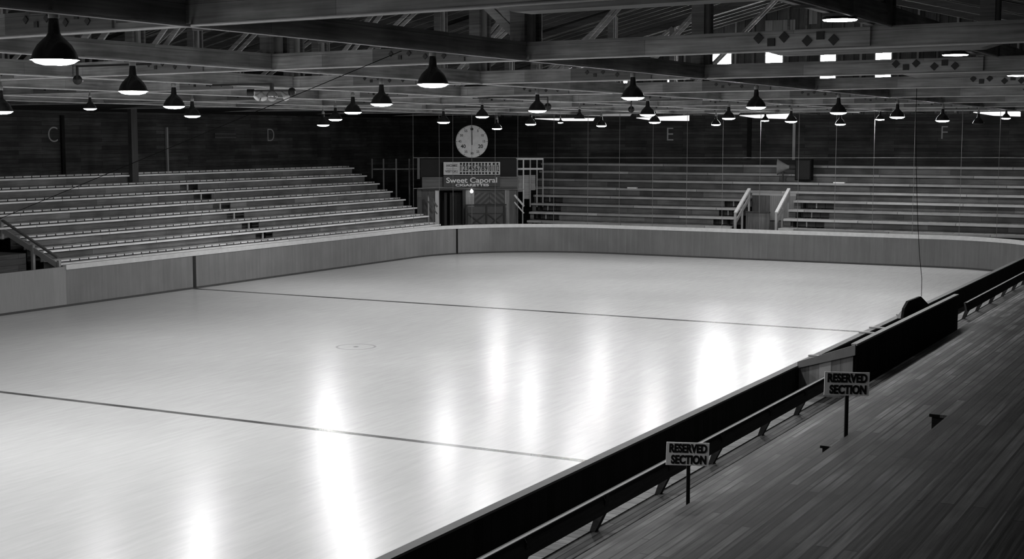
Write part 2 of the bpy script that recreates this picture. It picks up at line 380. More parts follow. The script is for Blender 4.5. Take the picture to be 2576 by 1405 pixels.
# ------------------------------------------------------------------ walls, roof
def gz(y):   # underside of the roof
    return 6.95 + (34.5-y)*.24 if y > 11 else 6.95 + (y+12.5)*.24
XW, YW = 38.2, 34.5
bm = MB(); bm.box((-38, YW, 0), (XW, YW+.2, 6.95)); struct(bm.build('wall_left', W_WALL_X))
bm = MB(); bm.box((XW, -13, 0), (XW+.2, YW+.2, 6.55)); wf = struct(bm.build('wall_far', W_WALL_Y))
bm = MB(); bm.box((-38, -13, 0), (XW, -12.8, 7)); struct(bm.build('wall_right', W_WALL_X))
bm = MB(); bm.prism([(-38, -13, 0), (-38, YW, 0), (-38, YW, 7), (-38, 11, 12.7), (-38, -13, 7)], (-.2, 0, 0)); struct(bm.build('wall_near', W_WALL_Y))
ceil = MB(); 
for (ya, yb) in ((YW+.2, 11), (11, -13)):
    ceil.prism([(-38, ya, gz(ya)), (-38, yb, gz(yb)), (-38, yb, gz(yb)+.1), (-38, ya, gz(ya)+.1)], (XW+38.3, 0, 0))
cl = struct(ceil.build('ceiling', W_ROOF))
x = -30
while x < XW-.4:
    b = MB()
    b.prism([(x, YW-.05, gz(YW)-.02), (x, 11, gz(11)-.02), (x, -12.7, gz(-12.5)-.02), (x, -12.7, gz(-12.5)-.22), (x, 11, gz(11)-.22), (x, YW-.05, gz(YW)-.22)], (.06, 0, 0))
    b.build('rafter', W_RAFTER, cl); x += .9
# lean-to soffits over the stands
b = MB(); b.prism([(-38, W+.35, 6.92), (-38, YW, 6.5), (-38, YW, 6.54), (-38, W+.35, 6.98)], (XW+37.9, 0, 0)); struct(b.build('trim_1', boards('soffit', .012, .03, 'x', 'y', 4, .2, .01, .008)), 'dark sloping board soffit over the left stands', 'soffit')

b = MB(); b.box((32.4, -12.7, 6.92), (XW-.02, YW-.1, 6.96)); struct(b.build('trim_3', MC['soffit']), 'dark flat board soffit over the end stands', 'soffit')
# gable wall above the far stands with its windows
wins = [(17.75, 16.62, 7.45, 9.75), (14.89, 13.96, 7.45, 9.95), (12.12, 11.3, 7.45, 9.9), (9.44, 8.63, 7.3, 9.6),
        (25.62, 24.56, 7.3, 8.9), (22.57, 22.28, 7.45, 9.0), (4.34, 3.3, 7.2, 8.2), (28.9, 27.6, 8.3, 8.75), (20.1, 19.85, 7.6, 8.6)]
gm = MB(); ys = sorted(set([-13, YW+.1, 11] + [q for w_ in wins for q in w_[:2]]))
for a, bb in zip(ys, ys[1:]):
    mid = (a+bb)/2; wn = [w_ for w_ in wins if w_[1]-.01 < mid < w_[0]+.01]
    if wn:
        z0, z1 = wn[0][2], wn[0][3]
        gm.box((XW, a, 6.55), (XW+.15, bb, z0)); gm.prism([(XW, a, z1), (XW, bb, z1), (XW, bb, gz(bb)+.05), (XW, a, gz(a)+.05)], (.15, 0, 0))
    else:
        gm.prism([(XW, a, 6.55), (XW, bb, 6.55), (XW, bb, gz(bb)+.05), (XW, a, gz(a)+.05)], (.15, 0, 0))
struct(gm.build('wall_gable', W_GABLE))
M_DAY = glow('daylight_glass', WINDOW_POWER)
for i, (ya, yb, z0, z1) in enumerate(wins):
    b = MB(); b.box((XW+.06, yb, z0), (XW+.09, ya, z1)); o = struct(b.build('window_%d' % (i+1), M_DAY))
    f = MB()
    for q in (ya, yb): f.box((XW-.03, q-.035, z0-.04), (XW, q+.035, z1+.04))
    for q in (z0, z1): f.box((XW-.03, yb, q-.035), (XW, ya, q+.035))
    f.build('window_frame', W_POST, o)
# studs on the gable wall
st = 0
for y in [x_*.9-11.5 for x_ in range(0, 51)]:
    if any(w_[1]-.12 < y < w_[0]+.12 for w_ in wins): continue
    r = random.random()
    b = MB(); b.box((XW-.12, y-.05, 6.6), (XW-.01, y+.05, gz(y)-.05))
    o = b.build('wall_stud', W_POST if r > .55 else W_SPLICE); tag(o, 'upright wall stud on the far gable wall above the stands', 'stud', 'studs on the far gable wall'); st += 1

for (u0, v0, u1, v1) in ((1926, 22, 2000, 88), (1785, 40, 1856, 92), (2036, 15, 2056, 60)):
    a = hit(u0, v0, 0, XW-.04); b_ = hit(u1, v1, 0, XW-.04)
    o = MB().box((XW-.05, b_.y, b_.z), (XW-.005, a.y, min(a.z, gz(max(a.y, 11))-.45, gz(b_.y)-.45))).build('boarded_opening', boards('boarded', .22, .3, 'z', 'y', 4, .5, .02, .05, grain=.2)); tag(o, 'pale boarded panel on the far gable wall ' + ('above the second window from the left' if u0 == 1926 else 'above the wide leftmost window' if u0 == 1785 else 'narrow, between the second and third windows'), 'panel')
# glowing panels stand in for the lit ceiling low over the end stands
M_CEIL_GLOW = glow('ceiling_glow_glass', CEILING_GLOW)  # emission put in for ceiling boards lit by daylight
sl = [((1345,299),(1495,298),(1492,304),(1420,304)), ((1600,297),(1733,291),(1733,304),(1640,303)), ((1860,291),(1985,286.5),(1978,299),(1900,297)), ((2448,283),(2567,281),(2567,293),(2500,291))]
nm = ['above the clock side of the end stands', 'above the wall letter E', 'above the stairway of the end stands', 'at the far right above the wall letter F']
for i, q in enumerate(sl):
    c0 = hit(q[0][0], q[0][1], 0, 36.2); c1 = hit(q[1][0], q[1][1], 0, 36.9); c2 = hit(q[2][0], q[2][1], 0, 37.6); c3 = hit(q[3][0], q[3][1], 0, 36.2)
    t = thing('lit_ceiling_stand_in', 'glowing panel standing in for lit ceiling ' + nm[i], 'lit_ceiling', 'bright stand-ins for lit ceiling over the end stands')
    MB().prism([tuple(c0), tuple(c1), tuple(c2), tuple(c3)], (.05, 0, .02)).build('glass', M_CEIL_GLOW, t)  # no real pane, a glowing slab in place of lit ceiling
    MB().beam(c0+Vector((.1,0,.03)), c1+Vector((.1,0,.03)), .06, .04).build('frame', W_POST, t)
    for cc_ in (c0, c1): MB().beam(cc_+Vector((.1,0,.03)), (cc_.x+.1, cc_.y, 6.93), .03, .03).build('hanger', W_SPLICE, t)
M_CEIL_DIM = glow('dim_ceiling_glow', .16)  # weak emission for the less brightly lit ceiling parts
for i, q in enumerate([((1468,291),(1590,284),(1585,292),(1520,292)), ((1745,281),(1865,280),(1858,288),(1800,287)), ((2066,278),(2172,275),(2160,284),(2100,282)), ((2433,271),(2495,273),(2490,279),(2460,276))]):
    c = [hit(a, b_, 0, 34.8+.5*j) for j, (a, b_) in enumerate(q)]
    t = thing('lit_ceiling_stand_in', 'dimmer glowing panel standing in for lit ceiling, %s' % ['left of the lamp above letter E', 'between letter E and the end stairway', 'right of the end stairway', 'above letter F'][i], 'lit_ceiling', 'dim stand-ins for lit ceiling over the end stands')
    MB().prism([tuple(v_) for v_ in c], (.05, 0, .02)).build('glass', M_CEIL_DIM, t)  # no real pane, a dim glowing slab in place of lit ceiling
    for cc_ in c[:2]: MB().beam(cc_, (cc_.x, cc_.y, 6.93), .03, .03).build('hanger', W_SPLICE, t)

# ------------------------------------------------------------------ trusses and tie beams
KX = [-25.9, -18.7, -11.3, -4.2, 3.3, 10.5, 17.7, 24.9, 32.1]
ROWS = [-7.9, -3.3, 2.1, 7.2, 12.3, 17.4, 22.5, 26.6]
ZB = 6.6
place = ['just above the camera', 'nearest across the top of the view', 'second across the view', 'third across the view', 'fourth across the view', 'fifth across the view', 'sixth across the view', 'seventh across the view', 'last before the far gable wall']
SKEW = [.1, .11, .115, .06, .08, .06, .05, .04, .02]
def kx(i, y): return KX[i] + SKEW[i]*(y-6.5)
for i, x in enumerate(KX):
    t = thing('roof_truss', 'timber roof truss with double bottom chord, ' + place[i], 'truss', 'timber roof trusses', (kx(i, 0), 0, 0)); t.rotation_euler.z = -math.atan(SKEW[i])
    for s in (-1, 1):
        MB().box((s*.10-.05, -12.7, ZB), (s*.10+.05, YW-.1, ZB+.25)).build('bottom_chord', W_CHORD_Y, t)
    for s in (-1, 1):
        b = MB(); b.prism([(s*.10-.04, YW-.1, gz(YW)-.26), (s*.10-.04, 11, gz(11)-.26), (s*.10-.04, -12.5, gz(-12.5)-.26), (s*.10-.04, -12.5, gz(-12.5)-.5), (s*.10-.04, 11, gz(11)-.5), (s*.10-.04, YW-.1, gz(YW)-.5)], (.08, 0, 0)); b.build('top_chord', W_RAFTER, t)
    for y in ROWS + [32]:
        if y in (-7.9, 32) or (i > 3 and 0 < y < 14): continue
        MB().box((-.04, y-.15, ZB+.25), (.04, y+.15, gz(y)-.3)).build('web_post', W_POST, t)
        for s in (-1, 1): MB().box((s*.19-.03, y-.13, ZB+.25), (s*.19+.03, y+.13, gz(y)-.5)).build('web_post', W_SPLICE, t)
    MB().tube([(-.17, -12.6, ZB-.015), (-.17, YW-.2, ZB-.015)], .014).build('edge_highlight', M_EDGE_LIGHT, t)  # added pale line, the bright lower edge of the chord
    rr = [q for q in ROWS if q > (-5 if i < 3 else 11)]
    for a, bb in zip(rr, rr[1:]):
        lo, hi = (a, bb) if bb < 12 else (bb, a)
        for s in (-1, 1):
            MB().beam((s*.19, lo, ZB+.32), (s*.19, hi, gz(hi)-.5), .04, .12).build('brace', W_CHORD_Y, t)
    for yc, w2 in ((4.0, .9), (9.6, .85), (14.9, .85), (20.2, .8), (-2.25, 1.0)):
        if i > 6 and yc > 15: continue
        MB().box((-.185, yc-w2, ZB+.01), (-.15, yc+w2, ZB+.245)).build('splice_board', W_SPLICE if yc != -2.25 else W_CHORD_Y, t)
        for k in range(6):
            yy = yc-.52+k*.18+(.14 if k > 2 else 0); z = ZB+.12+(.04 if k % 2 else -.02)
            c = .072 if yc < 0 else .046
            MB().prism([(-.2, yy+c*math.cos(a), z+c*math.sin(a)) for a in [math.pi/4*((k % 3 == 1))+math.pi/2*j for j in range(4)]], (.015, 0, 0)).build('bolt_plate', IRON, t)
    b = MB(); b.prism([(-.14, -1.75, ZB), (-.14, -2.0, ZB-.07), (-.14, -4.6, ZB-.07), (-.14, -4.85, ZB)], (.28, 0, 0)); b.build('bolster', W_CHORD_Y, t)

rn = {-7.9: 'behind the camera over the near stands', -3.3: 'over the near plank tiers', 2.1: 'over the near edge of the ice', 7.2: 'second over the ice from the near side', 12.3: 'along the middle of the ice',
      17.4: 'second over the ice from the far side', 22.5: 'over the far part of the ice', 26.6: 'over the left boards'}
for y in ROWS:
    t = thing('tie_beam', 'long double timber beam running lengthwise %s' % rn[y], 'beam', 'lengthwise tie beams', (0, y, 0))
    xs_ = [-38] + [kx(i, y) for i in range(9)] + [XW]; zb = ZB+.26 if y < 0 else ZB
    for s in (-1, 1):
        b = MB()
        for a, bb in zip(xs_, xs_[1:]):
            b.box((a+(.16 if a > -37 else 0), s*.08-.04, zb), (bb-(.2 if bb < 38 else 0), s*.08+.04, zb+.25))
        b.build('plank', W_CHORD_X, t)
    b = MB()
    for x in [-30+1.1*j for j in range(60)]: b.box((x, -.14, zb-.03), (x+.03, .14, zb))
    o = b.build('bottom_strip', W_SPLICE, t)
    MB().tube([(-30, -.16, zb-.02), (XW-.2, -.16, zb-.02)], .016).build('edge_highlight', M_EDGE_LIGHT, t)  # added pale line drawing the lit bottom edge of the beam

# ------------------------------------------------------------------ left bleachers
SX1 = 27.45
def row_yz(k): return 27.0+.745*k, 1.38+.372*k
gapx = {7: (17.2, 18.4), 0: (18.6, 20.0), 1: (18.4, 19.8), 2: (18.2, 19.5), 3: (18.0, 19.3), 4: (17.8, 19.0), 5: (17.6, 18.8), 6: (17.4, 18.6)}
for u, v, k in ((662, 593, 1), (627, 569, 2), (590, 544, 3), (555, 518, 4), (507, 494, 5), (473, 470, 6)):
    y, z = row_yz(k); h = hit(u, v, 1, y+.2); gapx[k] = (h.x-.6, h.x+.5)
on = ['lowest', 'second', 'third', 'fourth', 'fifth', 'sixth', 'seventh', 'top']
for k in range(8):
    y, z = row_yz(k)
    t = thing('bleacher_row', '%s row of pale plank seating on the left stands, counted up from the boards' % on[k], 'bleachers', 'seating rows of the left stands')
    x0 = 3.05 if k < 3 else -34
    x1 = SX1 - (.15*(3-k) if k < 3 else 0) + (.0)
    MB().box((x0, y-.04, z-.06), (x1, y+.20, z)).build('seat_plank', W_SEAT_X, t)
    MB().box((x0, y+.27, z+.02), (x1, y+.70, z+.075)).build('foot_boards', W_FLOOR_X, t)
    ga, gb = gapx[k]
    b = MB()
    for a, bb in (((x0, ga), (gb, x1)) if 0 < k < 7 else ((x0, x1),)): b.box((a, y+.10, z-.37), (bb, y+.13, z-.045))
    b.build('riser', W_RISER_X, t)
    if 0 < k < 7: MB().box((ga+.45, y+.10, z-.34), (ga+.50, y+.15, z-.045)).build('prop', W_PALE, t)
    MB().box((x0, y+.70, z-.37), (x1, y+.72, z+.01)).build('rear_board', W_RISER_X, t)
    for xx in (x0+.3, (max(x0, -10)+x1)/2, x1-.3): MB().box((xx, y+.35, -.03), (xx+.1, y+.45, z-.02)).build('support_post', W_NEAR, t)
# end closing wall of the left stands
b = MB(); b.prism([(SX1+.02, 27.3, 0), (SX1+.02, 33.2, 0), (SX1+.02, 33.2, 3.9), (SX1+.02, 27.3, .95)], (.05, 0, 0)); struct(b.build('trim_2', W_NEAR), 'dark board wall closing the end of the left stands', 'wall')
# entrance with handrail at left
t = thing('stair_handrail', 'wooden handrail with a wide lower board beside the entry steps of the left stands', 'handrail')
A = hit(148, 655, 1, 26.85); A = Vector((2.85, 26.85, 1.56)); B = hit(-15, 540, 0, 2.85)
MB().beam(A+Vector((0,0,.02)), B, .09, .06).build('top_rail', boards('handrail_dark', .10, .14, 'y', 'z', 5, 1, .002, .1), t)
A2 = A+Vector((0,.05,-.22)); B2 = B+Vector((0,0,-.34))
MB().beam(A2, B2, .05, .17).build('lower_board', W_GREYRAIL, t)
for u, v0 in ((148, 655), (82, 615), (3, 550)):
    q = hit(u, v0, 0, 2.85); zb = 1.15 if u > 10 else 2.1
    MB().box((2.80, q.y-.05, zb), (2.90, q.y+.05, q.z)).build('post', W_GREYRAIL, t)
t = thing('entry_block', 'dark boarded step block in the entrance at the far left, behind the gate', 'steps')
MB().box((-2, 27.6, 0), (2.2, 29.2, 1.75)).build('block', boards('entry_boards', .05, .08, 'x', 'z', 3, .2, .01, .01), t)
MB().box((.0, 26.95, 0), (.12, 27.05, 1.6)).build('post', W_GREYRAIL, t)

# ------------------------------------------------------------------ end bleachers
def col_xz(k): return 31.0+.745*k, 1.42+.385*k
ylo, yhi = hit(1953, 570, 0, 31.2).y, hit(1850, 568, 0, 31.2).y      # stairway opening
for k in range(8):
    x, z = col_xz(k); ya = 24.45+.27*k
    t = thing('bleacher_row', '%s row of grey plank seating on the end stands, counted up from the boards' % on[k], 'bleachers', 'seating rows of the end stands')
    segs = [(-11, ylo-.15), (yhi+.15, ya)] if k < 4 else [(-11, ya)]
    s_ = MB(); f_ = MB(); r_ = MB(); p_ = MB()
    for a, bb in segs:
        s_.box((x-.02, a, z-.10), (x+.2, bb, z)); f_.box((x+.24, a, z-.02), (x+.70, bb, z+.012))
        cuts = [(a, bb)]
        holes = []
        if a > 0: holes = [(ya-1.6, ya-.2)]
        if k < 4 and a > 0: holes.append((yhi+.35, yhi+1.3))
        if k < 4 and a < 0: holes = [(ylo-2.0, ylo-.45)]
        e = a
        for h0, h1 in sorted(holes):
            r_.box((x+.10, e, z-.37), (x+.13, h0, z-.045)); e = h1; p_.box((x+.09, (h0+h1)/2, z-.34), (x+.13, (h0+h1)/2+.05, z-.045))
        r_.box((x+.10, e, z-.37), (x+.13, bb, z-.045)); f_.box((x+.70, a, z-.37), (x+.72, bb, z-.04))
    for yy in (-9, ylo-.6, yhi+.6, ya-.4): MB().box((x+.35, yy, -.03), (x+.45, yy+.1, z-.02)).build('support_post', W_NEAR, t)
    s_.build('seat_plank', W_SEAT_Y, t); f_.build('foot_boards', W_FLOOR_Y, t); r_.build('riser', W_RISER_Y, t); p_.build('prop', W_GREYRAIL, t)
for u0, u1, v, xx, lb in ((2096, 2124, 461, 5, 'bright paper strip lying on a seat right of the end stairway'), (1578, 1601, 484, 4, 'bright paper strip lying on a seat below the letter E, left side')):
    sx_, sz_ = col_xz(xx); a = hit(u0, v, 0, sx_); b_ = hit(u1, v, 0, sx_); tag(MB().box((sx_-.01, b_.y, sz_), (sx_+.16, a.y, sz_+.05)).build('paper_strip', plain('paper', .95)), lb, 'paper')
# stairway in the end stands
t = thing('stairway_entrance', 'boarded stairway entrance let into the middle of the end stands', 'entrance')
x4 = col_xz(3)[0]+.55
MB().box((x4, ylo-.1, .3), (x4+.05, yhi+.1, 2.75)).build('back_wall', boards('entr_back', .04, .14, 'z', 'y', 5, .35, .01, .02, grain=.4), t)
MB().box((x4-.03, ylo-.1, 2.75), (x4+.06, yhi+.1, 2.86)).build('lintel', W_GREYRAIL, t)
hp = hit(1945, 500, 0, x4-.04)
MB().box((x4-.04, ylo-.1, 1.6), (x4-.005, hp.y+.15, 2.75)).build('grey_panel', boards('entr_pan', .16, .2, 'z', 'y', 5, .5, .01, .1, grain=.2), t)
MB().box((31.6, ylo+.45, 0), (31.65, yhi-.35, 2.05)).build('gate', boards('entr_gate', .06, .13, 'z', 'y', 5, .28, .01, .02, grain=.4), t)
MB().box((31.55, ylo+.45, 2.05), (31.68, yhi-.35, 2.11)).build('gate_top', W_DARKRAIL, t)
for (u0, v0, u1, v1, yy, lb) in ((1850, 535, 1885, 475, yhi, 'left'), (1953, 535, 1985, 475, ylo, 'right')):
    t = thing('stair_handrail', 'pale sloping handrail on the %s side of the end stands stairway' % lb, 'handrail', 'handrails of the end stairway')
    A = hit(u0, v0, 1, yy); B = hit(u1, v1, 1, yy)
    MB().beam(A, B, .14, .09).build('top_rail', W_PALE, t)
    MB().beam(A+Vector((.05,0,-.42)), B+Vector((.0,0,-.42)), .05, .15).build('lower_rail', W_GREYRAIL, t)
    MB().box((A.x-.05, yy-.05, 1.0), (A.x+.05, yy+.05, A.z)).build('post', W_GREYRAIL, t)
    M_ = (A+B)/2; MB().box((M_.x-.04, yy-.04, 1.2), (M_.x+.04, yy+.04, M_.z-.03)).build('post', W_GREYRAIL, t)
    MB().box((B.x-.04, yy-.04, 1.6), (B.x+.04, yy+.04, B.z-.03)).build('post', W_GREYRAIL, t)

# ------------------------------------------------------------------ posts and letters on the walls
for u, v0, v1, wd, mat, lb in ((158, 290, 440, .16, W_NEAR, 'black upright batten on the left wall beside the letter C'), (421, 320, 425, .09, W_GREYRAIL, 'thin pale pipe upright on the left wall between C and D')):
    a = hit(u, v0, 1, YW-.1); b_ = hit(u, v1, 1, YW-.1); tag(MB().box((a.x-wd/2, YW-.1, b_.z-.4), (a.x+wd/2, YW-.005, a.z)).build('wall_batten', mat), lb, 'batten')
a = hit(338, 285, 1, 32.0); tag(MB().box((a.x-.17, 32.02, 3.6), (a.x+.17, 32.2, 6.6)).build('roof_post', boards('roofpost', .05, .07, 'z', 'x', 5, .4, .004, .03)), 'thick dark wooden post rising from the top row of the left stands', 'post')
for u, wd, mat, lb, v0, v1 in ((1885, .2, W_NEAR, 'black upright batten on the far wall left of the thin pale post', 290, 400), (1998, .14, W_GREYRAIL, 'thin pale post on the far wall above the dark cabinet', 300, 402)):
    a = hit(u, v0, 0, XW-.1); b_ = hit(u, v1, 0, XW-.1); tag(MB().box((XW-.1, a.y-wd/2, b_.z), (XW-.005, a.y+wd/2, a.z)).build('wall_batten', mat), lb, 'batten')
M_LET = plain('letter_paint', .33, .8)
for ch, u, v, ax, hpx in (('C', 133, 340, 1, 40), ('D', 681, 341, 1, 33), ('E', 1685, 339, 0, 34), ('F', 2375, 335, 0, 34)):
    pl = YW-.012 if ax == 1 else XW-.012; c = hit(u, v, ax, pl); D = (c-CAM).dot(FW)
    o = text_mesh('wall_letter', ch, hpx*D/F*1.42, M_LET, None, c, (1, 0, 0) if ax == 1 else (0, -1, 0), (0, 0, 1), .004, -.012, 'CENTER', .95)
    tag(o, 'grey painted letter %s on the dark %s wall' % (ch, 'left' if ax == 1 else 'far'), 'letter', 'section letters')
a = hit(540, 335, 1, YW-.03); b_ = hit(593, 347, 1, YW-.03)
t = thing('wall_plate', 'small faint framed plate high on the left wall beside the letter D', 'plate')
MB().box((a.x, YW-.03, b_.z), (b_.x, YW, a.z)).build('plate', plain('plate_dark', .04), t)
f = MB(); f.box((a.x, YW-.05, a.z-.05), (b_.x, YW-.03, a.z)); f.box((a.x, YW-.05, b_.z), (b_.x, YW-.03, b_.z+.05)); f.build('frame', plain('plate_frame', .09), t)
# horn and cabinet
c = hit(1956, 420, 0, 34.9)
t = thing('horn_loudspeaker', 'grey horn loudspeaker on the top rows of the end stands', 'loudspeaker', loc=tuple(c))
MB().lathe([(.40, 0), (.36, .03), (.2, .3), (.09, .5), (.08, .58)], 20, (0, 0, 0), (.2, -1, 0)).build('horn', plain('horn_grey', .2), t, True)
MB().lathe([(.1, 0), (.12, .05), (.12, .3), (.1, .34)], 16, (.11, -.55, 0), (.2, -1, 0)).build('driver', plain('horn_dark', .03), t, True)
MB().box((-.03, -.3, -.75), (.03, -.24, -.05)).build('bracket', IRON, t)
c0 = hit(2000, 400, 0, 34.95); c1 = hit(2040, 454, 0, 34.95)
t = thing('cabinet', 'dark square cabinet standing on the top rows of the end stands', 'cabinet')
MB().box((34.95, c1.y, c1.z), (35.35, c0.y, c0.z)).build('body', W_NEAR, t, bevel=.02)
MB().box((34.92, c1.y+.06, c1.z+.06), (34.95, c0.y-.06, c0.z-.06)).build('front', plain('cab_front', .012), t)

# ------------------------------------------------------------------ corner structure with clock and scoreboard
O = Vector((30.2, 27.1, 0)); AZ = math.radians(40)
SN = Vector((-math.cos(AZ), -math.sin(AZ), 0)); SS = Vector((math.sin(AZ), -math.cos(AZ), 0)); UP = Vector((0, 0, 1))
def cp(u, v, off=0.0):           # point on the corner front, pushed 'off' towards the ice
    d = ray(u, v); P0 = O + SN*off; tt = (P0-CAM).dot(SN)/d.dot(SN); return CAM + d*tt
def cquad(b, u0, v0, u1, v1, off=0.0, th=.06):
    a = cp(u0, v1, off); c = cp(u1, v0, off); s0, s1 = (a-O).dot(SS), (c-O).dot(SS)
    base = O+SN*off; P = [base+SS*s0+UP*a.z, base+SS*s1+UP*a.z, base+SS*s1+UP*c.z, base+SS*s0+UP*c.z]
    b.prism([tuple(q) for q in P], tuple(-SN*th)); return b
W_CP = boards('corner_boards', .10, .15, 'z', 'x', 4, .2, .008, .03, grain=.25)
t = thing('corner_booth', 'boarded booth across the rink corner with doorway, gates and parapet band', 'booth')
cquad(MB(), 1050, 474, 1097, 572).build('left_wall', W_CP, t)
cquad(MB(), 1279, 474, 1302, 572).build('right_wall', W_CP, t)
cquad(MB(), 1095, 478, 1104, 572, .06, .12).build('white_post', W_PALE, t)
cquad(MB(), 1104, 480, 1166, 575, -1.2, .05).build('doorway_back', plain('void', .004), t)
b = cquad(MB(), 1132, 484, 1163, 572, -.5, .05); d_ = b.build('inner_door', plain('door_dark', .03), t)
b = MB(); cquad(b, 1138, 492, 1146, 560, -.45, .02); cquad(b, 1150, 492, 1157, 560, -.45, .02); b.build('door_panels', plain('door_panel', .015), d_)
cquad(MB(), 1118, 484, 1124, 572, -.4, .05).build('jamb', plain('jamb', .03), t)
cquad(MB(), 1164, 478, 1173, 572, .02).build('dark_post', plain('jamb2', .05), t)
cquad(MB(), 1172, 478, 1193, 572, .04).build('white_panel', boards('wp', .26, .34, 'z', 'x', 4, .3, .004, .1), t)['label'] = 'pale upright panel under the bulb'
# chevron boards
M_CHA = plain('chev_a', .12); M_CHB = plain('chev_b', .07); M_CHC = plain('chev_c', .09)
cquad(MB(), 1192, 478, 1272, 572, -.02).build('gate_backing', M_CHC, t)
def sp(s, z, off): q = O+SS*s+SN*off; return (q.x, q.y, z)
aL = cp(1194, 513); aR = cp(1268, 484); sL, sR = (aL-O).dot(SS), (aR-O).dot(SS); zL, zH = aL.z, aR.z; sm = (sL+sR)/2
def clip(poly, s0, s1, z0, z1):
    def cut(P, f):
        out = []
        for i in range(len(P)):
            a, b = P[i-1], P[i]; fa, fb = f(a), f(b)
            if fa*fb < 0: k = fa/(fa-fb); out.append((a[0]+(b[0]-a[0])*k, a[1]+(b[1]-a[1])*k))
            if fb >= 0: out.append(b)
        return out
    for f in (lambda q: q[0]-s0, lambda q: s1-q[0], lambda q: q[1]-z0, lambda q: z1-q[1]):
        poly = cut(poly, f)
        if len(poly) < 3: return []
    return poly
chA, chB = MB(), MB(); H_ = zH-zL
for sd, (e0, e1) in ((1, (sL, sm-.01)), (-1, (sm+.01, sR))):
    for j in range(-6, 14):
        w_ = .15; o_ = j*w_*1.02
        base_s = e0 + o_ - H_*0 if sd == 1 else e1 - o_
        P = [(base_s, zL), (base_s+sd*w_, zL), (base_s+sd*(w_+H_*1.15), zH), (base_s+sd*H_*1.15, zH)]
        P = [(a, b) for a, b in P]; P = clip(P if sd == 1 else P[::-1], e0, e1, zL, zH)
        if P: (chA if j % 2 else chB).prism([sp(a, b, .01) for a, b in P], tuple(-SN*.02))
chA.build('chevron_board', M_CHA, t); chB.build('chevron_board', M_CHB, t)
cquad(MB(), 1270, 476, 1281, 572, .04).build('right_post', boards('rp', .2, .26, 'z', 'x', 4, .4, .004, .1), t)
# band and upper boards
cquad(MB(), 1062, 447, 1302, 479, .12, .2).build('parapet_band', boards('band', .12, .15, 'x', 'z', 4, .3, .006, .04, grain=.2), t)
cquad(MB(), 1062, 444, 1304, 449, .2, .3).build('parapet_cap', plain('pcap', .14), t)
cquad(MB(), 1058, 399, 1300, 446, -.1, .06).build('upper_boards', plain('upper_dark', .015), t)
cquad(MB(), 1050, 398, 1056, 450, .05, .1).build('post', W_CP, t)
cquad(MB(), 1052, 470, 1300, 476, .3, .06).build('fascia_edge', plain('fascia', .07), t)
a = cp(1186.5, 481, .35)
MB().lathe([(0, -.09), (.06, -.07), (.085, 0), (.06, .06), (.03, .09), (.03, .13)], 16, a).build('bulb', glow('small_bulb', 3.0), t, True)
# roofs/sides behind so that the booth has depth
bk = MB(); 
p0 = cp(1052, 476); p1 = cp(1300, 476)
bk.prism([(p0.x, p0.y, p0.z), (p1.x, p1.y, p1.z), (p1.x-SN.x*3, p1.y-SN.y*3, p1.z), (p0.x-SN.x*3, p0.y-SN.y*3, p0.z)], (0, 0, .08)); bk.build('deck', plain('booth_deck', .05), t)
for pp in (p0, p1):
    MB().prism([(pp.x, pp.y, 0), (pp.x, pp.y, pp.z), (pp.x-SN.x*3, pp.y-SN.y*3, pp.z), (pp.x-SN.x*3, pp.y-SN.y*3, 0)], tuple(SS*.05)).build('side_wall', W_CP, t)

t = thing('double_gate', 'dark framed double gate with cross boards beneath the chevron boarding', 'gate')
b = MB(); cquad(b, 1171, 513, 1274, 517, .5); cquad(b, 1171, 517, 1176, 572, .5); cquad(b, 1266, 517, 1272, 572, .5); cquad(b, 1222, 517, 1226, 572, .5); b.build('frame', W_DARKRAIL, t)
for (u0, u1) in ((1177, 1222), (1226, 1266)):
    b = cquad(MB(), u0, 519, u1, 571, .44, .03); lf = b.build('leaf', plain('leaf', .085), t)
    b = MB(); b.beam(cp(u0, 571, .47), cp(u1, 537, .47), .03, .06); b.beam(cp(u0, 537, .47), cp(u1, 571, .47), .03, .06); cquad(b, u0, 535, u1, 538, .46, .02); b.build('cross_board', plain('leafx', .045), lf)

t = thing('scoreboard', 'white and black scoreboard with HOME and VISITORS and numbers one to twelve', 'scoreboard')
cquad(MB(), 1116, 407, 1258, 440, .25, .08).build('board', plain('score_white', .6), t)
c0, c1 = cp(1157, 423.5, .28), cp(1255, 423.5, .28)
b = MB(); b.prism([tuple(cp(1156, 416, .265)), tuple(cp(1256, 416, .265)), tuple(cp(1256, 431, .265)), tuple(cp(1156, 431, .265))], tuple(-SN*.01)); b.build('number_strip', plain('num_strip', .45), t)
px_ = [1159.5, 1167.5, 1175.3, 1183.3, 1191.3, 1199.3, 1207, 1215, 1223, 1232, 1242, 1251.5]
for i, u in enumerate(px_):
    o = text_mesh('number', str(i+1), .40, M_BLACK, t, cp(u, 423.5, .28), SS, UP, .004, .006, 'CENTER', .42 if i > 8 else .66)
    b = MB(); 
    for vv in (412, 435): b.lathe([(.055, 0), (.055, .02)], 10, cp(u, vv, .26), SN)
    b.build('peg_hole', M_BLACK, t)
text_mesh('lettering', 'HOME', .17, plain('faint_ink', .14), t, cp(1137, 416.5, .28), SS, UP, .004, .003, 'CENTER', 1.15)
text_mesh('lettering', 'VISITORS', .16, plain('faint_ink', .14), t, cp(1136, 431, .28), SS, UP, .004, .002, 'CENTER', .95)
MB().beam(cp(1122, 424, .26), cp(1150, 424, .26), .02, .015).build('rule', plain('faint_ink', .14), t)
t = thing('advertising_sign', 'dark sign reading Sweet Caporal CIGARETTES below the scoreboard', 'sign')
cquad(MB(), 1116, 441, 1258, 470, .34, .06).build('board', plain('ad_grey', .07), t)
M_AD = plain('ad_letters', .75)
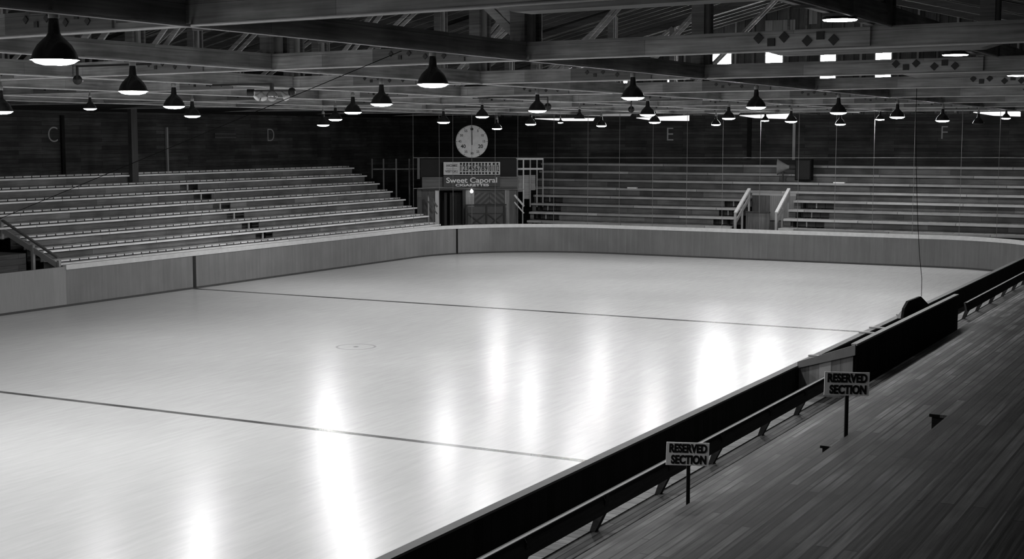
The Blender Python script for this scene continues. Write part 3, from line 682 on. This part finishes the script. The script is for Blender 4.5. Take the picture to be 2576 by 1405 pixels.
for wd, u, v, sz, tw in (('Sweet Caporal', 1187, 453.5, .36, 128), ('CIGARETTES', 1188, 465.5, .17, 84)):
    o = text_mesh('lettering', wd, sz, M_AD, t, cp(u, v, .36), SS, UP, .004, .006)
    xs_ = [q.co.dot(SS) for q in o.data.vertices]; wid = max(xs_)-min(xs_); mid = (max(xs_)+min(xs_))/2
    tgt = (cp(u+tw/2, v, .36)-cp(u-tw/2, v, .36)).length
    for q in o.data.vertices: q.co += SS*((q.co.dot(SS)-mid)*(tgt/wid-1))
# clock
cc = cp(1187, 355.5, .1); R_ = (cp(1227, 355.5, .1)-cp(1147, 355.5, .1)).length/2
cvec = Vector((CAM.x-cc.x, CAM.y-cc.y, 0)).normalized(); CN = (SN*.5+cvec*.5).normalized(); CSd = UP.cross(CN).normalized()
t = thing('game_clock', 'large round white game clock with a black hand pointing up', 'clock', loc=tuple(cc))
MB().lathe([(R_, -.10), (R_, .0), (R_-.03, .02), (0, .02)], 64, (0,0,0), CN).build('face', plain('clock_face', .6, .5), t)
def ck(a, r, off=.03): return CSd*(r*math.sin(a))+UP*(r*math.cos(a))+CN*off
b = MB(); b.prism([tuple(ck(0, -.17)+CSd*-.03), tuple(ck(0, -.17)+CSd*.03), tuple(ck(0, R_*.93)+CSd*.016), tuple(ck(0, R_*.93)-CSd*.016)], tuple(CN*.02)); b.lathe([(.07, 0), (.07, .02)], 16, ck(0, R_*.76), CN)
b.build('hand', M_BLACK, t)
for i in range(12):
    a = i*math.pi/6; b = MB(); b.beam(ck(a, R_*.90, .02), ck(a, R_*.98, .02), .02, .02, up=tuple(CN)); b.build('minute_mark', M_BLACK, t)
    if i == 0: continue
    n_ = i*5; big = n_ in (20, 40)
    text_mesh('numeral', str(n_), .24 if big else .155, M_BLACK if big else plain('dial_ink', .03), t, ck(a, R_*(.62 if big else .74), .022), CSd, UP, .003, .006 if big else .003)

# fences beside the corner booth
t = thing('corner_fence', 'pale post and rail fence above the steps to the right of the scoreboard', 'fence')
b0 = MB()
for u in (1300, 1317, 1334, 1351, 1366):
    m_ = W_PALE if u < 1320 else W_GREYRAIL
    cquad(MB(), u-1.6, 396, u+1.6, 446 if u < 1310 else 520, -.3, .06).build('post', m_, t)
for v in (397, 422): cquad(MB(), 1300, v, 1366, v+5, -.25, .04).build('rail', W_PALE, t)
t = thing('stair_side_boards', 'pale stepped board panels below the fence right of the booth', 'panel')
for u0, u1, v0, v1 in ((1303, 1315, 441, 482), (1318, 1332, 440, 500), (1335, 1347, 440, 478)): cquad(MB(), u0, v0, u1, v1, -.5, .05).build('panel', boards('ssb', .3, .4, 'x', 'z', 3, .09, .006, .06), t)
t = thing('corner_fence', 'dark post and rail fence at the end of the left stands', 'fence')
for u, v1 in ((936, 448), (965, 480), (997, 500), (1030, 520)):
    cquad(MB(), u-1.5, 399, u+1.5, v1, -.9, .06).build('post', W_CP, t)
cquad(MB(), 936, 423, 1060, 427, -.85, .04).build('rail', W_CP, t)
for (u0, v0, u1, v1, ub, lb, mt) in ((1294, 490, 1318, 518, 1315, 'pale handrail on the right steps of the corner booth', W_PALE), (1100, 520, 1077, 488, 1078, 'dark handrail on the left steps of the corner booth', W_CP)):
    t = thing('stair_handrail', lb, 'handrail')
    MB().beam(cp(u0, v0, .6), cp(u1, v1, .6), .06, .09).build('top_rail', mt, t)
    MB().beam(cp(u0, v0+18, .6), cp(u1, v1+18, .6), .04, .06).build('lower_rail', mt, t)
    cquad(MB(), ub-1.5, max(v0, v1) if ub > 1200 else 490, ub+1.5, 572, .6, .05).build('post', W_GREYRAIL, t)

# ------------------------------------------------------------------ screen rods and cables at the end of the rink
path = offset([p_ for p_ in P2 if p_[0] > 22], .10)
def on_path(u):
    best = None
    for a, b in zip(path, path[1:]):
        for k in range(21):
            x = a[0]+(b[0]-a[0])*k/20; y = a[1]+(b[1]-a[1])*k/20
            v = Vector((x, y, 1.36))-CAM; uu = CX+F*v.dot(RT)/v.dot(FW)
            if best is None or abs(uu-u) < best[0]: best = (abs(uu-u), x, y)
    return best[1], best[2]
rods = [1034, 1105, 1140, 1187, 1245, 1303, 1393, 1478, 1560, 1643, 1727, 1815, 1908, 1999, 2096, 2196, 2296, 2412, 2507]
pts = []
for i, u in enumerate(rods):
    x, y = on_path(u); pts.append((x, y))
    o = MB().tube([(x, y, 1.36), (x, y, ZB)], .009, 6).build('screen_rod', M_WIRE)
    tag(o, 'thin vertical screen wire rising from the end boards', 'wire', 'wires of the end screen')
for z, lb, i0 in ((None, 'upper slack cable stretched across the end screen wires', 0), (2, 'lower slack cable across the end screen in front of the booth', 0)):
    q = []
    for i, (x, y) in enumerate(pts):
        v = 396.5 if z is None else 474-3*math.sin(i*1.1)
        if z and i > 8: break
        d = ray(rods[i], v); tt = ((x-CAM.x)**2+(y-CAM.y)**2)**.5/((d.x**2+d.y**2)**.5); q.append((x, y, CAM.z+d.z*tt))
        if i < len(pts)-1: 
            pass
    if z is None: q.append((pts[-1][0]-.3, pts[-1][1]-1.5, q[-1][2]))
    tag(MB().tube(q, .012, 6).build('screen_cable', M_WIRE), lb, 'cable')
# loose cables
a = hit(-40, 566, 0, -13.0); b_ = hit(1010, 128, 2, 6.75)
n = 14; q = []
for i in range(n+1):
    k = i/n; P = a.lerp(b_, k); q.append(P)
tag(MB().tube(q, .0055, 6).build('slack_cable', M_CABLE), 'thin black cable running diagonally down to the left from the roof beams', 'cable')
g1 = hit(2318, 745, 1, -.27); q = [tuple(g1)]
for u, v in ((2319, 700), (2313, 640), (2308, 540), (2305, 420), (2304, 300)):
    q.append(tuple(hit(u, v, 1, -.27+.0*v)))
q.append((q[-1][0]+.0, q[-1][1], ZB)); q = [p_ for p_ in q if p_[2] <= ZB+.01]
tag(MB().tube(q, .007, 6).build('hanging_cord', M_CABLE), 'thin dark cord hanging from the roof to the raised gate', 'cord')

# ------------------------------------------------------------------ lamps
def shade_prof(R, h):      # bell shaped enamel reflector, mouth at z = 0
    return [(R, 0), (R*.985, .03*h), (R*.90, .17*h), (R*.72, .33*h), (R*.50, .45*h), (R*.33, .53*h), (R*.26, .60*h), (R*.24, .75*h), (R*.20, .93*h), (R*.185, .95*h)]
PROTO = {}
def make_lamp(kind):
    t = bpy.data.objects.new('pendant_lamp', None); C.objects.link(t)
    gm_ = M_GLOW if kind == 'bell' else glow('disc_lamp_glass', LAMP_POWER*.09)
    R, h = .2125, .40
    if kind == 'bell':
        MB().lathe(shade_prof(R, h), 32, cap=False).build('shade', M_SHADE, t, True)
        MB().lathe([(R*1.03, -.004), (R*1.03, .012), (R*.97, .016)], 32, cap=False).build('rim', M_SHADE, t, True)
        MB().lathe([(.045, h*.93), (.05, h*.95), (.05, h*1.12), (.03, h*1.14), (.03, .52)], 16).build('collar', M_COLLAR, t, True)
    else:
        MB().lathe([(R, 0), (R*.95, .03), (R*.6, .08), (R*.28, .12), (R*.2, .17)], 32, cap=False).build('shade', M_SHADE, t, True)
        MB().lathe([(.05, .17), (.04, .2), (.09, .26), (.09, .28)], 16).build('collar', plain('porcelain', .6), t, True)
    dd = .052 if kind == 'bell' else .018
    MB().lathe([(R*.985, .006), (R*.93, -.010), (R*.80, -.6*dd), (R*.5, -.9*dd), (0, -dd)], 24, cap=False).build('glass', gm_, t, True)
    return t
def children(o): return [c for c in C.objects if c.parent == o]
def lamp(P, label, kind='bell', scale=1.0, lit=True, ztop=ZB):
    if kind not in PROTO:
        PROTO[kind] = make_lamp(kind); r = PROTO[kind]; ch = children(r)
    else:
        s0 = PROTO[kind]; r = s0.copy(); C.objects.link(r); ch = []
        for c in children(s0):
            if c.name.startswith('cord'): continue
            d = c.copy(); C.objects.link(d); d.parent = r; ch.append(d)
    r.location = P; r.scale = (scale,)*3
    if not lit:
        for c in ch:
            if c.name.startswith('glass'):
                c.data = c.data.copy(); c.data.materials[0] = plain('unlit_glass', .02)
    top = (.52 if kind == 'bell' else .28)*scale
    if ztop-P[2] > top+.01:
        MB().tube([(0, 0, top/scale), (0, 0, (ztop-P[2])/scale)], .012, 6).build('cord', M_COLLAR, r)
    tag(r, label, 'lamp', 'pendant lamps over the rink'); return r
LL = [
 (138,150,117,'largest black bell lamp, close overhead at the top left'),
 (335,229,72,'second largest lit bell lamp of the left side, right of the biggest one'),
 (438,267,54,'medium lit bell lamp at left, between a larger and a smaller one'),
 (484,291,41,'small lit bell lamp hanging low beside a brighter one, above the left wall'),
 (2,280,60,'lit bell lamp cut by the left edge of the view'),
 (227,273,32,'small lit lamp high over the left stands, above the letter C'),
 (813,314,31,'lowest and smallest lamp of the diagonal row of four left of the clock'),
 (844,300,34,'second lowest lamp of the diagonal row left of the clock'),
 (888,282,44,'third lamp up in the diagonal row left of the clock'),
 (960,261,55,'highest lamp of the diagonal row left of the clock'),
 (1089,211,79,'large bright bell lamp overhead to the upper left of the clock'),
 (1116,307,32,'small bright lamp just left of the clock face'),
 (1213,293,34,'small lamp hanging just above the clock face'),
 (1250,323,26,'small low lamp just right of the clock face'),
 (1335,312,28,'small lamp well right of the clock, below a larger lamp'),
 (1352,278,46,'medium bell lamp between the clock and the first brightly lit part of the ceiling'),
 (1458,299,28,'small dark lamp hanging in front of the first brightly lit part of the ceiling'),
 (1513,316,26,'small low lamp just right of the first brightly lit part of the ceiling'),
 (1592,245,58,'large black bell lamp in the middle right, above the letter E'),
 (1629,288,39,'medium lamp directly below the large one near the letter E'),
 (1647,307,30,'small bright lamp right above the letter E'),
 (1833,297,33,'small lamp left of the larger lamp over the end stairway'),
 (1801,313,24,'smallest low lamp left of the end stairway'),
 (1902,269,50,'large black bell lamp above the end stairway'),
 (1925,303,20,'tiny white lamp in front of the brightly lit ceiling over the end stairway'),
 (1990,305,30,'small lamp at the top of the thin pale post on the far wall'),
 (2109,283,42,'medium bell lamp directly above a smaller low one, right of the stairway'),
 (2114,312,26,'small low lamp directly below the medium one, right of the stairway'),
 (2214,300,22,'tiny lamp left of the bright round lamp near the letter F'),
 (2257,294,37,'bright glowing lamp between the stairway and the letter F'),
 (2371,303,34,'bright lamp right above the letter F'),
 (2461,310,28,'dark unlit bell lamp to the right of the letter F'),
 (2531,297,22,'tiny lamp in front of the bright panel at the far right'),
 (1410,308,14,'tiniest white lamp between the clock and the letter E'),
]
for u, v, w_, lb in LL:
    D = F*.425/w_
    lit = 'unlit' not in lb
    d = ray(u, v)
    sc = 1.0
    if w_ <= 24 or w_ == 32 and u == 227:
        D = F*(.42 if w_ != 14 else .2)/w_*.82; sc = w_*D/F/.425
    P = CAM + d*D
    cand = []
    for yr in ROWS[2:7]:
        tt = (yr-CAM.y)/d.y; Q = CAM + d*tt; s_ = w_*tt/F/.425
        if Q.x < 37 and .6 < s_ < 1.4 and w_ > 16: cand.append((abs(Q.z+.54*s_-ZB)+.25*abs(s_-1), s_, Q))
    if cand: _, sc, P = min(cand, key=lambda q: q[0])
    zt = ZB-.03
    if P.z+.54*sc > zt: zt = P.z+.54*sc
    lamp(P, lb, 'bell', sc, lit, zt)
for u, v, w_, lb in ((2113,50,88,'shallow disc lamp with white collar near the top right'), (2403,138,65,'bright shallow disc lamp at the right under the big crossing beams'), (2562,190,55,'shallow disc lamp cut by the right edge of the view')):
    P = CAM + ray(u, v)*(F*.40/w_); lamp(P, lb, 'disc', .94, True, max(ZB+.28, P.z+.27))

# the lamp grid goes on overhead, beside and behind the camera
for x, y, lb in ((-28.2, 2.1, 'over the near edge of the ice beside the camera'), (-28.2, 7.2, 'over the second row of the ice, beside the camera'), (-21.2, 7.2, 'over the second row, outside the left edge'),
                 (-21.2, 12.3, 'over the middle of the ice, well outside the left edge'), (-14.2, 12.3, 'over the middle of the ice, just outside the left edge'), (-28.2, 12.3, 'over the middle of the ice behind the camera'),
                 (-14.2, 17.4, 'over the far half of the ice, outside the left edge'), (-21.2, 17.4, 'over the far half of the ice, farther out left')):
    lamp(Vector((x, y, 6.07)), 'lit black bell lamp ' + lb, 'bell', 1.0, True, ZB)
# floodlight cluster under the beams
c = hit(684, 228, 2, 6.42)
t = thing('floodlight_cluster', 'cluster of floodlights with a round glass dish under the roof beams above the letter D', 'floodlight', loc=tuple(c))
s = (c-CAM).dot(FW)/F; r3 = Vector((RT.x, RT.y, 0)); fn = -Vector((FW.x, FW.y, 0)).normalized()
MB().beam(tuple(r3*(-52*s)), tuple(r3*(55*s)), .03, .03).build('crossbar', IRON, t)
yr = min(ROWS, key=lambda q: abs(q-c.y)); MB().beam((0, 0, ZB-.04-c.z), (0, yr-c.y, ZB-.04-c.z), .04, .04).build('arm', IRON, t)
MB().box((-.03, -.03, 0), (.03, .03, ZB-.03-c.z)).build('stem', IRON, t)
MB().lathe([(13.5*s, 0), (13*s, .02), (9*s, .03), (0, .045)], 32, r3*0+Vector((0, 0, -14*s)), fn).build('glass_dish', plain('dish_glass', .35, .15, .6, .8), t, True)
MB().lathe([(13.8*s, 0), (12*s, -.08), (5*s, -.14), (0, -.15)], 32, Vector((0, 0, -14*s)), fn).build('dish_housing', IRON, t, True)
for dx, ax, m_ in ((-32, (-.5, .6), 'a'), (-24, (.45, -.8), 'a'), (31, (.5, -.55), 'a')):
    a_ = r3*ax[0]+Vector((0, 0, ax[1]))*1.0 + fn*.5
    MB().lathe([(.02, -.1), (.04, 0), (.07, .08), (.075, .10), (0, .11)], 20, r3*(dx*s)+Vector((0, 0, -11*s)), (r3*ax[0]-Vector((0, 0, abs(ax[1])))+fn*.4)).build('cone_lamp', plain('cone_white', .5, .4), t, True)
MB().lathe([(9*s, -9*s), (9*s, 9*s)], 20, r3*(-53*s)+Vector((0, 0, -5*s)), r3).build('end_drum', IRON, t)
MB().lathe([(0, -.05), (10*s, -.04), (11*s, 0), (9*s, .04), (0, .06)], 20, r3*(51*s)+Vector((0, 0, -3*s)), (r3+fn*.6)).build('end_drum', IRON, t, True)
for u, v, rp, lb in ((195, 201, 12, 'round dark horn under the beams above the letter C'), (1378, 268, 9, 'small round dark horn right of the medium lamp past the clock'), (1588, 275, 8, 'small round dark horn left of the lamp above the letter E')):
    c = hit(u, v, 2, 6.35 if u < 1000 else 6.3); s = (c-CAM).dot(FW)/F
    t = thing('round_horn', lb, 'loudspeaker', 'round horns under the beams', tuple(c))
    MB().lathe([(rp*s, 0), (rp*s*.9, -.03), (rp*s*.4, -.12), (.03, -.2)], 24, (0,0,0), fn).build('horn', IRON, t, True)
    yr = min(ROWS, key=lambda q: abs(q-c.y)); MB().beam((0, 0, ZB-.04-c.z), (0, yr-c.y, ZB-.04-c.z), .03, .03).build('arm', IRON, t)
    MB().box((-.015, -.015, 0), (.015, .015, ZB-.03-c.z)).build('bracket', IRON, t)
